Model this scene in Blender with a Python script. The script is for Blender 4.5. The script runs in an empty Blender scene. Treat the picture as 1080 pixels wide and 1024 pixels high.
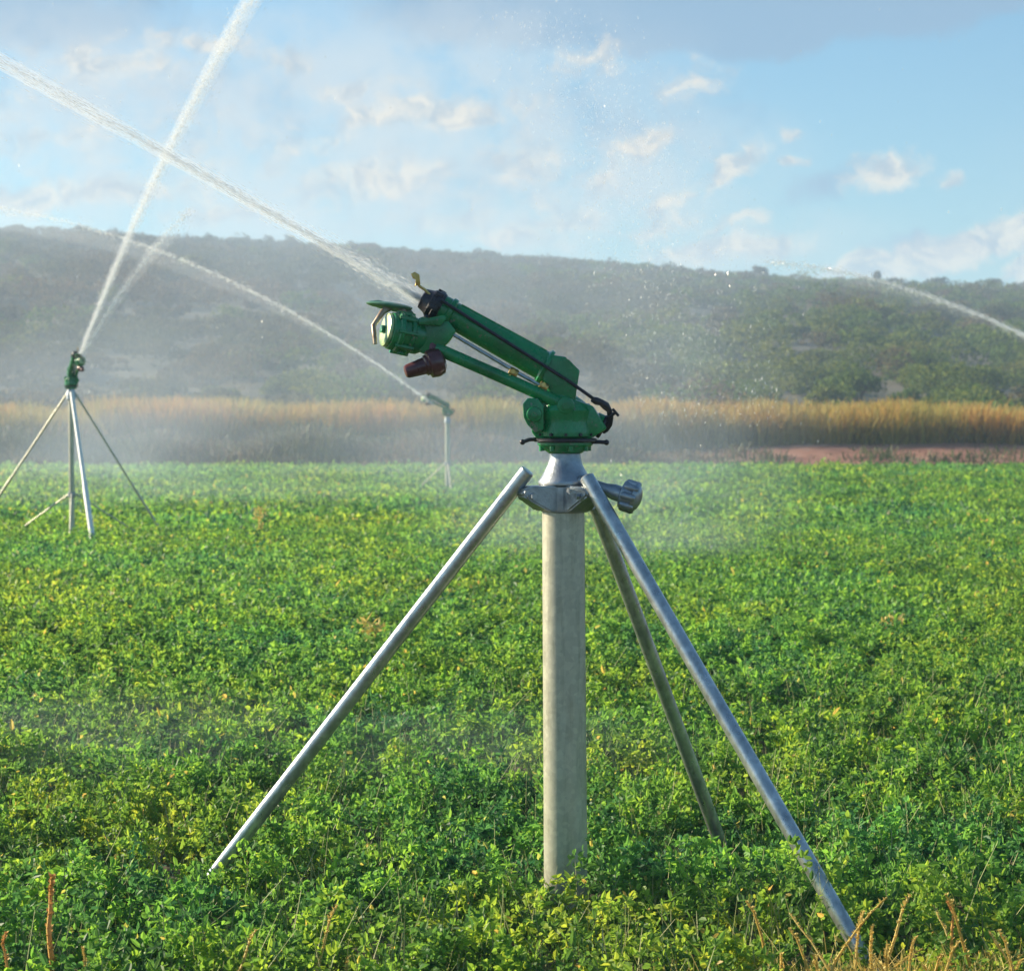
import bpy, bmesh, math, random
import numpy as np
from mathutils import Vector, Matrix, Quaternion
from math import radians as R, sin, cos, pi
random.seed(7); RNG = np.random.default_rng(11)
S = bpy.context.scene
COL = S.collection

# ------------------------------------------------------------------ camera
F = 2250.0                       # focal length in photo pixels (photo is 1080 x 1024)
CAM = Vector((-0.187, -7.5, 1.78))
PITCH = math.atan(82 / F)
cd = bpy.data.cameras.new('camera'); cam = bpy.data.objects.new('camera', cd); COL.objects.link(cam)
cam.location = CAM; cam.rotation_euler = (R(90) - PITCH, 0, 0)
cd.sensor_fit = 'HORIZONTAL'; cd.sensor_width = 36; cd.lens = 36 * F / 1080
cd.clip_start = 0.1; cd.clip_end = 5000
cd.dof.use_dof = True; cd.dof.focus_distance = 7.5; cd.dof.aperture_fstop = 6.3
S.camera = cam
S.render.resolution_x = 1024; S.render.resolution_y = 970
S.render.engine = 'CYCLES'

# ------------------------------------------------------------------ light, sky
SUN_EL, SUN_AZ = 22.0, -68.0     # azimuth from +Y (view direction), negative = left
w = bpy.data.worlds.new('World'); S.world = w; w.use_nodes = True
def world_nodes():
    nt = w.node_tree; N = nt.nodes; L = nt.links; N.clear()
    out = N.new('ShaderNodeOutputWorld'); bg = N.new('ShaderNodeBackground')
    sky = N.new('ShaderNodeTexSky'); sky.sky_type = 'NISHITA'; sky.sun_disc = False
    sky.sun_elevation = R(SUN_EL); sky.sun_rotation = R(SUN_AZ % 360)
    sky.air_density = 1.0; sky.dust_density = 0.6; sky.ozone_density = 1.6
    tc = N.new('ShaderNodeTexCoord'); sep = N.new('ShaderNodeSeparateXYZ'); L.new(tc.outputs['Generated'], sep.inputs[0])
    def M(op, a, b=None, c=None, clamp=False):
        n = N.new('ShaderNodeMath'); n.operation = op; n.use_clamp = clamp
        for i, v in enumerate((a, b, c)):
            if v is None: continue
            if isinstance(v, (int, float)): n.inputs[i].default_value = v
            else: L.new(v, n.inputs[i])
        return n.outputs[0]
    az = M('ARCTAN2', sep.outputs['X'], sep.outputs['Y'])
    el = M('ARCSINE', sep.outputs['Z'])
    cmb = N.new('ShaderNodeCombineXYZ'); L.new(M('MULTIPLY', az, 10), cmb.inputs[0]); L.new(M('MULTIPLY', el, 10), cmb.inputs[1])
    # the cloud field: units of 0.1 rad ; warp the coordinate with noise for ragged edges
    n1 = N.new('ShaderNodeTexNoise'); n1.inputs['Scale'].default_value = 2.2; n1.inputs['Detail'].default_value = 6; n1.inputs['Roughness'].default_value = .62
    L.new(cmb.outputs[0], n1.inputs['Vector'])
    sub = N.new('ShaderNodeVectorMath'); sub.operation = 'SUBTRACT'; L.new(n1.outputs['Color'], sub.inputs[0]); sub.inputs[1].default_value = (.5, .5, .5)
    sc = N.new('ShaderNodeVectorMath'); sc.operation = 'MULTIPLY'; L.new(sub.outputs[0], sc.inputs[0]); sc.inputs[1].default_value = (.55, .30, 0)
    add = N.new('ShaderNodeVectorMath'); add.operation = 'ADD'; L.new(cmb.outputs[0], add.inputs[0]); L.new(sc.outputs[0], add.inputs[1])
    n2 = N.new('ShaderNodeTexNoise'); n2.inputs['Scale'].default_value = 6.0; n2.inputs['Detail'].default_value = 9; n2.inputs['Roughness'].default_value = .66
    L.new(add.outputs[0], n2.inputs['Vector'])
    def puff(px, py, rx, ry, rot=0):
        mp = N.new('ShaderNodeMapping'); mp.vector_type = 'TEXTURE'
        mp.inputs['Location'].default_value = ((px - 540) / 225, (430 - py) / 225, 0)
        mp.inputs['Rotation'].default_value = (0, 0, R(rot)); mp.inputs['Scale'].default_value = (rx / 225, ry / 225, 1)
        L.new(add.outputs[0], mp.inputs['Vector'])
        g = N.new('ShaderNodeTexGradient'); g.gradient_type = 'SPHERICAL'; L.new(mp.outputs[0], g.inputs[0])
        return g.outputs['Fac']
    def layer(lst):
        acc = None
        for p in lst:
            v = M('MULTIPLY', puff(*p[:5]), p[5])
            acc = v if acc is None else M('MAXIMUM', acc, v)
        return acc
    bright = layer([(700,215,60,18,25,.8),(640,190,50,24,40,.8),(540,250,110,22,0,.9),(350,150,100,22,5,.7),(60,150,120,24,8,.7),(210,55,150,18,-6,.7),(380,95,120,14,4,.7),(250,225,140,22,3,.8),(40,212,110,24,0,1.2),(740,262,110,20,8,1.0),(460,118,150,26,4,1.15),(130,75,150,34,-4,.75),(290,70,80,16,-5,.7),(400,190,130,34,8,1.0),(120,205,150,24,0,1.0),
        (620,70,70,26,10,.9),(680,150,55,24,25,1.0),(770,178,60,20,28,1.2),(725,95,55,30,30,.7),(925,188,52,28,24,1.3),
        (830,152,24,14,0,.8),(836,180,26,14,0,.9),(790,265,90,22,6,1.1),(560,175,90,50,30,.7),(590,238,90,26,10,.8),
        (960,276,120,26,12,2.0),(1050,250,90,28,8,2.2),(1075,292,50,24,0,1.6),(985,190,30,12,0,.5),(480,235,90,22,0,.8),(690,240,70,22,15,.8),(780,235,50,16,10,.8),
        (200,160,330,130,0,.34),(520,210,330,110,5,.36),(-90,120,200,40,0,1),(-260,230,240,40,0,1),(1250,240,240,40,0,1),(1400,120,300,60,0,.9),(1230,60,120,30,10,.7)])
    grey = layer([(850,0,330,72,3,2.6),(620,10,280,66,0,1.8),(60,30,220,60,0,.8),(230,110,320,90,0,.42),(640,130,260,90,0,.42),(870,205,90,22,20,.6),(980,262,110,26,6,.8),
        (500,200,330,90,5,.38),(-200,60,300,120,0,1),(1500,30,400,120,0,1)])
    nb = M('MULTIPLY', M('SUBTRACT', n2.outputs['Fac'], .5), 2.2)
    bm_ = M('SMOOTH_MIN', 1, 1, 0)
    def ss(v, lo, hi):
        n = N.new('ShaderNodeMapRange'); n.interpolation_type = 'SMOOTHSTEP'; L.new(v, n.inputs['Value'])
        n.inputs['From Min'].default_value = lo; n.inputs['From Max'].default_value = hi; return n.outputs['Result']
    bmask = ss(M('ADD', bright, M('MULTIPLY', nb, .95)), .10, .90)
    bmask = M('MULTIPLY', bmask, ss(bright, .0, .25))
    gmask = ss(M('ADD', grey, M('MULTIPLY', nb, .35)), .05, .62)
    gmask = M('MULTIPLY', gmask, ss(grey, .0, .2))
    def mix(fac, a, b, k=1.0):
        n = N.new('ShaderNodeMix'); n.data_type = 'RGBA'
        L.new(M('MULTIPLY', fac, k), n.inputs['Factor'])
        for v, s in ((a, 'A'), (b, 'B')):
            s = [i for i in n.inputs if i.name == s and i.type == 'RGBA'][0]
            if isinstance(v, tuple): s.default_value = v
            else: L.new(v, s)
        return [o for o in n.outputs if o.type == 'RGBA'][0]
    # clear sky colour: the physical sky, its hue cooled a little as on a clean evening
    tint = N.new('ShaderNodeMix'); tint.data_type = 'RGBA'; tint.blend_type = 'MULTIPLY'; tint.inputs[0].default_value = 1
    ii = [i for i in tint.inputs if i.type == 'RGBA']; L.new(sky.outputs[0], ii[0]); ii[1].default_value = SKY_TINT
    base = [o for o in tint.outputs if o.type == 'RGBA'][0]
    c = mix(gmask, base, SKY_GREY, .85)
    sheet = layer([(330,150,520,190,4,1.5),(80,120,360,160,0,1.2),(620,200,300,120,8,1.2),(780,268,230,50,6,.9),(-300,150,500,200,0,1.3),(1400,200,400,150,0,1)])
    c = mix(M('MULTIPLY', ss(sheet, 0, 1), ss(n1.outputs['Fac'], .28, .60)), c, SKY_SHEET, .68)
    n3 = N.new('ShaderNodeTexNoise'); n3.inputs['Scale'].default_value = 9; n3.inputs['Detail'].default_value = 7; n3.inputs['Roughness'].default_value = .65
    of = N.new('ShaderNodeVectorMath'); of.operation = 'ADD'; L.new(add.outputs[0], of.inputs[0]); of.inputs[1].default_value = (.08, -.06, 3); L.new(of.outputs[0], n3.inputs['Vector'])
    shade = mix(ss(n3.outputs['Fac'], .36, .62), SKY_UNDER, SKY_WHITE)
    c = mix(bmask, c, shade, .82)
    L.new(c, bg.inputs['Color']); bg.inputs['Strength'].default_value = 0.08
    L.new(bg.outputs[0], out.inputs['Surface'])
SKY_TINT = (.44, .73, .87, 1); SKY_SHEET = (4.3, 4.35, 4.3, 1); SKY_UNDER = (2.6, 2.85, 3.2, 1); SKY_GREY = (1.3, 2.2, 3.3, 1); SKY_WHITE = (6.0, 5.1, 4.0, 1)
world_nodes()
sl = bpy.data.lights.new('sun', 'SUN'); sl.energy = 5.0; sl.angle = R(0.55); sl.color = (1, .86, .64)
so = bpy.data.objects.new('sun', sl); COL.objects.link(so)
sd = Vector((sin(R(SUN_AZ)) * cos(R(SUN_EL)), cos(R(SUN_AZ)) * cos(R(SUN_EL)), sin(R(SUN_EL))))
so.rotation_euler = sd.to_track_quat('Z', 'Y').to_euler(); so.location = sd * 60 + Vector((0, 0, 5))
S.view_settings.view_transform = 'Standard'; S.view_settings.look = 'None'
S.view_settings.exposure = 1.15; S.view_settings.gamma = 1
S.cycles.use_denoising = True
S.cycles.max_bounces = 8; S.cycles.volume_bounces = 2; S.cycles.transparent_max_bounces = 24
S.cycles.sample_clamp_indirect = 6; S.cycles.sample_clamp_direct = 6

# ------------------------------------------------------------------ helpers
def at(px, py, D):
    a, b = (px - 540) / F, -(py - 512) / F
    d = Vector((a, cos(PITCH) + b * sin(PITCH), -sin(PITCH) + b * cos(PITCH)))
    return CAM + d * (D / d.y)
def tag(o, label=None, cat=None, group=None, kind=None):
    for k, v in (('label', label), ('category', cat), ('group', group), ('kind', kind)):
        if v: o[k] = v
    return o
def empty(name, loc=(0, 0, 0), rz=0):
    o = bpy.data.objects.new(name, None); COL.objects.link(o); o.location = loc; o.rotation_euler = (0, 0, rz); o.empty_display_size = .1; return o
def np_mesh(name, V, faces, m, parent=None, smooth=False):
    """faces: list of (n,k) index arrays"""
    me = bpy.data.meshes.new(name); V = np.asarray(V, np.float32)
    me.vertices.add(len(V)); me.vertices.foreach_set('co', V.ravel())
    faces = [np.asarray(f, np.int32) for f in faces if len(f)]
    loops = np.concatenate([f.ravel() for f in faces]); tot = np.concatenate([np.full(len(f), f.shape[1], np.int32) for f in faces])
    me.loops.add(len(loops)); me.loops.foreach_set('vertex_index', loops)
    me.polygons.add(len(tot)); st = np.zeros(len(tot), np.int32); st[1:] = np.cumsum(tot)[:-1]
    me.polygons.foreach_set('loop_start', st); me.polygons.foreach_set('loop_total', tot)
    me.polygons.foreach_set('use_smooth', np.full(len(tot), smooth))
    me.update(calc_edges=True); me.validate()
    me.materials.append(m)
    o = bpy.data.objects.new(name, me); COL.objects.link(o); o.parent = parent; return o
class MB:
    def __init__(s): s.b = bmesh.new(); s.T = Matrix.Identity(4)
    def _tf(s, vs, M): bmesh.ops.transform(s.b, matrix=s.T @ M, verts=vs)
    def lathe(s, p0, p1, prof, seg=24, caps=True):
        """prof: [(dist along axis from p0, radius)] """
        p0, p1 = Vector(p0), Vector(p1); ax = (p1 - p0).normalized(); q = Vector((0, 0, 1)).rotation_difference(ax)
        rings = []
        for t, r in prof:
            rings.append([s.b.verts.new(s.T @ (p0 + ax * t + q @ Vector((r * cos(2*pi*i/seg), r * sin(2*pi*i/seg), 0)))) for i in range(seg)])
        for a, b in zip(rings, rings[1:]):
            for i in range(seg): s.b.faces.new((a[i], a[(i+1) % seg], b[(i+1) % seg], b[i]))
        if caps: s.b.faces.new(rings[0][::-1]); s.b.faces.new(rings[-1])
        return s
    def cyl(s, p0, p1, r0, r1=None, seg=20, bev=0.0):
        r1 = r0 if r1 is None else r1; L = (Vector(p1) - Vector(p0)).length
        pr = [(0, r0), (L, r1)] if bev <= 0 else [(0, r0-bev), (bev*.3, r0-bev*.3), (bev, r0), (L-bev, r1), (L-bev*.3, r1-bev*.3), (L, r1-bev)]
        return s.lathe(p0, p1, pr, seg)
    def tube(s, pts, r, seg=10, radii=None):
        pts = [Vector(p) for p in pts]; rings = []; up = None
        for i, p in enumerate(pts):
            d = (pts[min(i+1, len(pts)-1)] - pts[max(i-1, 0)]).normalized()
            if up is None: up = d.orthogonal().normalized()
            up = (up - d * up.dot(d)).normalized(); sd_ = d.cross(up); rr = radii[i] if radii else r
            rings.append([s.b.verts.new(s.T @ (p + (up * cos(2*pi*k/seg) + sd_ * sin(2*pi*k/seg)) * rr)) for k in range(seg)])
        for a, b in zip(rings, rings[1:]):
            for i in range(seg): s.b.faces.new((a[i], a[(i+1) % seg], b[(i+1) % seg], b[i]))
        s.b.faces.new(rings[0][::-1]); s.b.faces.new(rings[-1]); return s
    def prism(s, pts, w0, w1, bev=.004):
        """outline in (x,z), thickness along y"""
        t = bmesh.new(); a = [t.verts.new((x, w0, z)) for x, z in pts]; b = [t.verts.new((x, w1, z)) for x, z in pts]; n = len(a)
        t.faces.new(a); t.faces.new(b[::-1])
        for i in range(n): t.faces.new((a[i], b[i], b[(i+1) % n], a[(i+1) % n]))
        if bev: bmesh.ops.bevel(t, geom=t.edges[:], offset=bev, segments=2, affect='EDGES', profile=.6)
        s._join(t); return s
    def box(s, c, size, M=None, bev=.003):
        t = bmesh.new(); bmesh.ops.create_cube(t, size=1); bmesh.ops.scale(t, vec=size, verts=t.verts)
        if bev: bmesh.ops.bevel(t, geom=t.edges[:], offset=bev, segments=2, affect='EDGES', profile=.6)
        bmesh.ops.transform(t, matrix=Matrix.Translation(c) @ (M or Matrix.Identity(4)), verts=t.verts); s._join(t); return s
    def ball(s, c, r, M=None, seg=16, rings=10):
        t = bmesh.new(); bmesh.ops.create_uvsphere(t, u_segments=seg, v_segments=rings, radius=1)
        bmesh.ops.transform(t, matrix=Matrix.Translation(c) @ (M or Matrix.Identity(4)) @ Matrix.Diagonal((*((r, r, r) if isinstance(r, (int, float)) else r), 1)), verts=t.verts); s._join(t); return s
    def _join(s, t):
        bmesh.ops.transform(t, matrix=s.T, verts=t.verts); me = bpy.data.meshes.new('tmp'); t.to_mesh(me); t.free(); s.b.from_mesh(me); bpy.data.meshes.remove(me)
    def build(s, name, m, parent=None, ang=.7):
        bmesh.ops.recalc_face_normals(s.b, faces=s.b.faces[:])
        for f in s.b.faces: f.smooth = True
        for e in s.b.edges: e.smooth = not (len(e.link_faces) == 2 and e.calc_face_angle(0) > ang)
        me = bpy.data.meshes.new(name); s.b.to_mesh(me); s.b.free(); me.materials.append(m)
        o = bpy.data.objects.new(name, me); COL.objects.link(o); o.parent = parent; return o
def copy_tree(o, parent=None):
    kids = [k for k in bpy.data.objects if k.parent == o]
    c = o.copy(); COL.objects.link(c); c.parent = parent
    for k in kids: copy_tree(k, c)
    return c
def fnoise(x, y, scale, seed, octs=3):
    """smooth pseudo-noise in numpy, about -1..1"""
    r = np.random.default_rng(seed); v = 0; a = 1; tot = 0
    for o in range(octs):
        for _ in range(4):
            th = r.uniform(0, 2*pi); ph = r.uniform(0, 2*pi); k = r.uniform(.7, 1.4) * 2*pi / scale * 2**o
            v = v + a * np.sin(k * (x*np.cos(th) + y*np.sin(th)) + ph + 1.3*np.sin(k*.6*(x*np.sin(th) - y*np.cos(th)) + ph*2))
            tot += a * .62
        a *= .55
    return v / tot

# ------------------------------------------------------------------ materials
def newmat(name):
    m = bpy.data.materials.new(name); m.use_nodes = True; nt = m.node_tree; nt.nodes.clear()
    out = nt.nodes.new('ShaderNodeOutputMaterial'); return m, nt, nt.nodes, nt.links, out
def ramp(N, L, src, stops):
    r = N.new('ShaderNodeValToRGB'); e = r.color_ramp.elements
    while len(e) < len(stops): e.new(.5)
    for k, (p, c) in enumerate(stops): e[k].position = p; e[k].color = (*c, 1)
    L.new(src, r.inputs[0]); return r.outputs[0]
def noise(N, L, scale, detail=4, rough=.55, vec=None, coord='Object', dist=0):
    n = N.new('ShaderNodeTexNoise'); n.inputs['Scale'].default_value = scale; n.inputs['Detail'].default_value = detail
    n.inputs['Roughness'].default_value = rough; n.inputs['Distortion'].default_value = dist
    if vec is None: tc = N.new('ShaderNodeTexCoord'); vec = tc.outputs[coord]
    L.new(vec, n.inputs['Vector']); return n.outputs['Fac']
def paint(name, stops, nscale=20, rough=(.3, .5), metal=0.0, coat=0.0, bump=.1, bscale=60, detail=5, wear=None, streak=0):
    m, nt, N, L, out = newmat(name); p = N.new('ShaderNodeBsdfPrincipled'); L.new(p.outputs[0], out.inputs[0])
    f = noise(N, L, nscale, detail); colr = ramp(N, L, f, stops)
    def over(base, fac_src, lo, hi, c2, mode='MIX'):
        q = N.new('ShaderNodeMapRange'); L.new(fac_src, q.inputs[0]); q.inputs[1].default_value = lo; q.inputs[2].default_value = hi
        x = N.new('ShaderNodeMix'); x.data_type = 'RGBA'; x.blend_type = mode; L.new(q.outputs[0], x.inputs[0]); ii = [i for i in x.inputs if i.type == 'RGBA']
        L.new(base, ii[0]); ii[1].default_value = (*c2, 1); return [o for o in x.outputs if o.type == 'RGBA'][0]
    if streak:
        tc = N.new('ShaderNodeTexCoord'); mp = N.new('ShaderNodeMapping'); mp.inputs['Scale'].default_value = (1, 1, .10); L.new(tc.outputs['Object'], mp.inputs[0])
        colr = over(colr, noise(N, L, 46, 4, .6, mp.outputs[0]), .50, .80, (.66, .66, .62), 'MULTIPLY')
        v = N.new('ShaderNodeTexVoronoi'); v.inputs['Scale'].default_value = 60; L.new(tc.outputs['Object'], v.inputs['Vector'])
        sp = N.new('ShaderNodeSeparateColor'); L.new(v.outputs['Color'], sp.inputs[0]); colr = over(colr, sp.outputs[0], .2, 1.9, (1.4, 1.4, 1.36), 'MULTIPLY')
        colr = over(colr, noise(N, L, 5, 6, .7), .64, .85, (.24, .18, .11))
    if wear:
        colr = over(colr, noise(N, L, 30, 8, .74), .60, .63, wear); colr = over(colr, noise(N, L, 6, 5, .7), .50, .72, (.55, .62, .6), 'MULTIPLY')
    L.new(colr, p.inputs['Base Color'])
    p.inputs['Metallic'].default_value = metal; p.inputs['Coat Weight'].default_value = coat; p.inputs['Coat Roughness'].default_value = .15
    mr = N.new('ShaderNodeMapRange'); L.new(noise(N, L, nscale*1.7, 4), mr.inputs[0]); mr.inputs[1].default_value = .3; mr.inputs[2].default_value = .7
    mr.inputs[3].default_value = rough[0]; mr.inputs[4].default_value = rough[1]; L.new(mr.outputs[0], p.inputs['Roughness'])
    if bump:
        b = N.new('ShaderNodeBump'); b.inputs['Strength'].default_value = bump; b.inputs['Distance'].default_value = .004
        L.new(noise(N, L, bscale, 3), b.inputs['Height']); L.new(b.outputs[0], p.inputs['Normal'])
    return m
M_GALV = paint('galvanised_steel', [(.3, (.34, .36, .37)), (.5, (.46, .48, .48)), (.7, (.6, .61, .6))], 14, (.25, .40), .8, bump=.12, bscale=90, streak=1)
M_GALVD = paint('dull_galvanised_steel', [(.3, (.43, .42, .335)), (.5, (.47, .455, .365)), (.7, (.51, .495, .40))], 9, (.36, .48), .45, bump=.15, bscale=70, streak=1)
M_CAST = paint('cast_aluminium', [(.35, (.24, .26, .28)), (.65, (.42, .44, .46))], 18, (.3, .48), .8, bump=.3, bscale=120)
M_GREEN = paint('green_enamel', [(.3, (.001, .14, .042)), (.6, (.001, .23, .068)), (.78, (.005, .31, .10))], 9, (.20, .34), 0, .15, bump=.3, bscale=130, wear=(.16, .18, .13))
M_BLACK = paint('black_casting', [(.3, (.008, .008, .012)), (.7, (.03, .025, .035))], 25, (.3, .5), .1, bump=.3, bscale=140)
M_BRASS = paint('brass', [(.3, (.42, .25, .06)), (.7, (.72, .5, .18))], 30, (.3, .45), .9)
M_MAROON = paint('maroon_casting', [(.3, (.06, .012, .016)), (.7, (.14, .04, .045))], 20, (.25, .4), .1, .3)
M_SUNCAP = paint('sunlit_cap_paint', [(.35, (.10, .30, .14)), (.55, (.50, .60, .30)), (.75, (.62, .66, .45))], 22, (.25, .4), .2, .3)  # green cap with the sun's bright specular put into its pale colour
M_TAN = paint('worn_tan_metal', [(.3, (.22, .13, .08)), (.7, (.5, .38, .26))], 30, (.3, .5), .4)
M_GLINT = paint('glint_white_pipe', [(.3, (.72, .72, .68)), (.7, (.84, .84, .8))], 9, (.25, .4))  # sun glint along a steel leg, painted as white base colour
M_SPENT = paint('weathered_spoon_paint', [(.35, (.03, .15, .07)), (.6, (.10, .22, .12)), (.75, (.25, .2, .12))], 14, (.3, .5), 0, .2)
def leafmat(name, stops, patch, patch_scale, trans=.45, rough=.38, spec=.5, big=None, attr=None):
    """stops: colour ramp over the random value of each leaf; patch: a second ramp mixed in by a ground-space noise"""
    m, nt, N, L, out = newmat(name)
    geo = N.new('ShaderNodeNewGeometry'); rnd = geo.outputs['Random Per Island']
    if attr: an = N.new('ShaderNodeAttribute'); an.attribute_name = attr; rnd = an.outputs['Fac']
    c1 = ramp(N, L, rnd, stops); c2 = ramp(N, L, rnd, patch)
    f = noise(N, L, patch_scale, 3, .6, geo.outputs['Position'])
    mr = N.new('ShaderNodeMapRange'); L.new(f, mr.inputs[0]); mr.inputs[1].default_value = .40; mr.inputs[2].default_value = .62
    mx = N.new('ShaderNodeMix'); mx.data_type = 'RGBA'; L.new(mr.outputs[0], mx.inputs[0])
    ii = [i for i in mx.inputs if i.type == 'RGBA']; L.new(c1, ii[0]); L.new(c2, ii[1]); col = [o for o in mx.outputs if o.type == 'RGBA'][0]
    if big:      # broad tints over the field: bluish partly painted-in mist, yellow partly painted-in sunlight
        bf = noise(N, L, big, 4, .6, geo.outputs['Position']); rr = ramp(N, L, bf, [(.36, (.70, .93, 1.7)), (.47, (.90, 1.0, 1.15)), (.55, (1.05, 1.0, 1)), (.66, (1.12, 1.02, 1))])
        mm = N.new('ShaderNodeMix'); mm.data_type = 'RGBA'; mm.blend_type = 'MULTIPLY'; mm.inputs[0].default_value = 1; ii = [i for i in mm.inputs if i.type == 'RGBA']; L.new(col, ii[0]); L.new(rr, ii[1]); col = [o for o in mm.outputs if o.type == 'RGBA'][0]
    p = N.new('ShaderNodeBsdfPrincipled'); L.new(col, p.inputs['Base Color']); p.inputs['Roughness'].default_value = rough
    p.inputs['Specular IOR Level'].default_value = spec
    t = N.new('ShaderNodeBsdfTranslucent'); g = N.new('ShaderNodeHueSaturation'); g.inputs['Value'].default_value = 1.8; g.inputs['Hue'].default_value = .485
    L.new(col, g.inputs['Color']); L.new(g.outputs[0], t.inputs[0])
    ms = N.new('ShaderNodeMixShader'); ms.inputs[0].default_value = trans; L.new(p.outputs[0], ms.inputs[1]); L.new(t.outputs[0], ms.inputs[2]); L.new(ms.outputs[0], out.inputs[0])
    return m
M_CROP = leafmat('crop_leaf', [(0, (.04, .12, .034)), (.3, (.07, .19, .034)), (.6, (.11, .27, .034)), (.85, (.17, .35, .036)), (.95, (.24, .42, .03)), (1, (.45, .42, .06))],
                 [(0, (.055, .15, .028)), (.35, (.11, .24, .03)), (.7, (.18, .32, .034)), (.92, (.26, .37, .04)), (.96, (.36, .38, .03)), (1, (.48, .36, .08))], .55, trans=.5, rough=.48, spec=.28, big=.30, attr='tone')
M_STEM = paint('crop_stem', [(.3, (.14, .20, .05)), (.7, (.38, .36, .16))], 8, (.6, .8), bump=0)
M_DRY = leafmat('dry_stalk', [(0, (.46, .33, .07)), (.5, (.62, .48, .13)), (1, (.76, .64, .24))], [(0, (.44, .36, .08)), (1, (.66, .56, .17))], 3, .25, .6, .3)
M_RED = leafmat('rusty_stalk', [(0, (.50, .27, .07)), (.5, (.66, .40, .11)), (1, (.75, .5, .16))], [(0, (.48, .25, .07)), (1, (.68, .42, .12))], 3, .2, .6, .3)
M_GRASS = leafmat('tall_dry_grass', [(0, (.27, .14, .04)), (.5, (.44, .24, .05)), (.85, (.46, .32, .07)), (1, (.24, .25, .05))], [(0, (.24, .20, .045)), (.5, (.38, .31, .06)), (1, (.26, .28, .06))], .2, .3, .6, .3)
M_UNDER = leafmat('under_brush', [(0, (.07, .05, .03)), (.5, (.14, .09, .05)), (.8, (.22, .12, .06)), (1, (.09, .13, .04))], [(0, (.03, .06, .025)), (1, (.08, .12, .04))], .16, .2, .6, .3)
M_SCRUB = leafmat('scrub_leaf', [(0, (.045, .055, .025)), (.5, (.075, .08, .03)), (1, (.12, .11, .04))], [(0, (.10, .07, .05)), (.5, (.15, .10, .065)), (1, (.18, .135, .06))], .035, .2, .8, .1)
M_SHRUB = leafmat('green_shrub_leaf', [(0, (.035, .075, .018)), (.6, (.08, .14, .02)), (1, (.14, .19, .025))], [(0, (.05, .08, .02)), (1, (.19, .19, .03))], .10, .25, .75, .15)
M_BARK = paint('bark', [(.3, (.06, .045, .03)), (.7, (.15, .11, .08))], 6, (.8, .9), bump=.3)
def soil(name, a, b, c, sc):
    m, nt, N, L, out = newmat(name); p = N.new('ShaderNodeBsdfPrincipled'); L.new(p.outputs[0], out.inputs[0]); p.inputs['Roughness'].default_value = .9
    L.new(ramp(N, L, noise(N, L, sc, 8, .65), [(.3, a), (.5, b), (.7, c)]), p.inputs['Base Color'])
    bp = N.new('ShaderNodeBump'); bp.inputs['Strength'].default_value = .6; bp.inputs['Distance'].default_value = .03; L.new(noise(N, L, sc*12, 5), bp.inputs['Height']); L.new(bp.outputs[0], p.inputs['Normal'])
    return m
M_SOIL = soil('field_soil', (.05, .045, .025), (.09, .075, .04), (.12, .11, .05), 1.2)
M_RSOIL = soil('red_soil', (.20, .08, .05), (.32, .14, .09), (.44, .24, .16), .9)
M_HILL = soil('hill_soil', (.07, .072, .04), (.105, .09, .055), (.14, .11, .07), .09)
def watermat():
    m, nt, N, L, out = newmat('aerated_water'); p = N.new('ShaderNodeBsdfPrincipled'); p.inputs['Base Color'].default_value = (.9, .92, .93, 1); p.inputs['Roughness'].default_value = .15
    t = N.new('ShaderNodeBsdfTranslucent'); t.inputs[0].default_value = (.92, .93, .93, 1); tr = N.new('ShaderNodeBsdfTransparent')
    a = N.new('ShaderNodeMixShader'); a.inputs[0].default_value = .55; L.new(p.outputs[0], a.inputs[1]); L.new(t.outputs[0], a.inputs[2])
    b = N.new('ShaderNodeMixShader'); b.inputs[0].default_value = .72; L.new(a.outputs[0], b.inputs[1]); L.new(tr.outputs[0], b.inputs[2]); L.new(b.outputs[0], out.inputs[0]); return m
M_WATER = watermat()
def volmat(name, dens, col=(.93, .96, 1), aniso=.2, nscale=None):
    m, nt, N, L, out = newmat(name); v = N.new('ShaderNodeVolumePrincipled'); v.inputs['Color'].default_value = (*col, 1)
    v.inputs['Density'].default_value = dens; v.inputs['Anisotropy'].default_value = aniso; L.new(v.outputs[0], out.inputs['Volume'])
    return m

# ------------------------------------------------------------------ setting: ground, hill
CX = CAM.x
def halfw(D, k=.27, b=1.0): return k * D + b
def grid_mesh(name, xs, ys, zf, m):
    X, Y = np.meshgrid(xs, ys); Z = zf(X, Y); nx, ny = len(xs), len(ys)
    V = np.stack([X.ravel(), Y.ravel(), Z.ravel()], 1); i = np.arange(nx*ny).reshape(ny, nx)
    Fc = np.stack([i[:-1, :-1].ravel(), i[:-1, 1:].ravel(), i[1:, 1:].ravel(), i[1:, :-1].ravel()], 1)
    return np_mesh(name, V, [Fc], m, smooth=True)
gx = np.concatenate([np.linspace(-900, -20, 12), np.linspace(-18, 18, 60), np.linspace(20, 900, 12)])
gy = np.concatenate([np.linspace(-300, -10, 6), np.linspace(-8, 30, 60), np.linspace(32, 900, 14)])
g = grid_mesh('ground', gx, gy, lambda X, Y: 0.012 * fnoise(X, Y, 3, 5) * (np.abs(X) < 25) * (Y < 31) * (Y > -9), M_SOIL); tag(g, kind='structure')
RIDGE_PX = np.array([-1200, -500, 0, 90, 200, 300, 380, 450, 600, 700, 800, 900, 1000, 1080, 1500, 2200])
RIDGE_PY = np.array([250, 240, 237, 242, 251, 253, 256, 264, 272, 281, 289, 294, 299, 302, 312, 318])
D0, D1 = 78.0, 420.0
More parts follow.
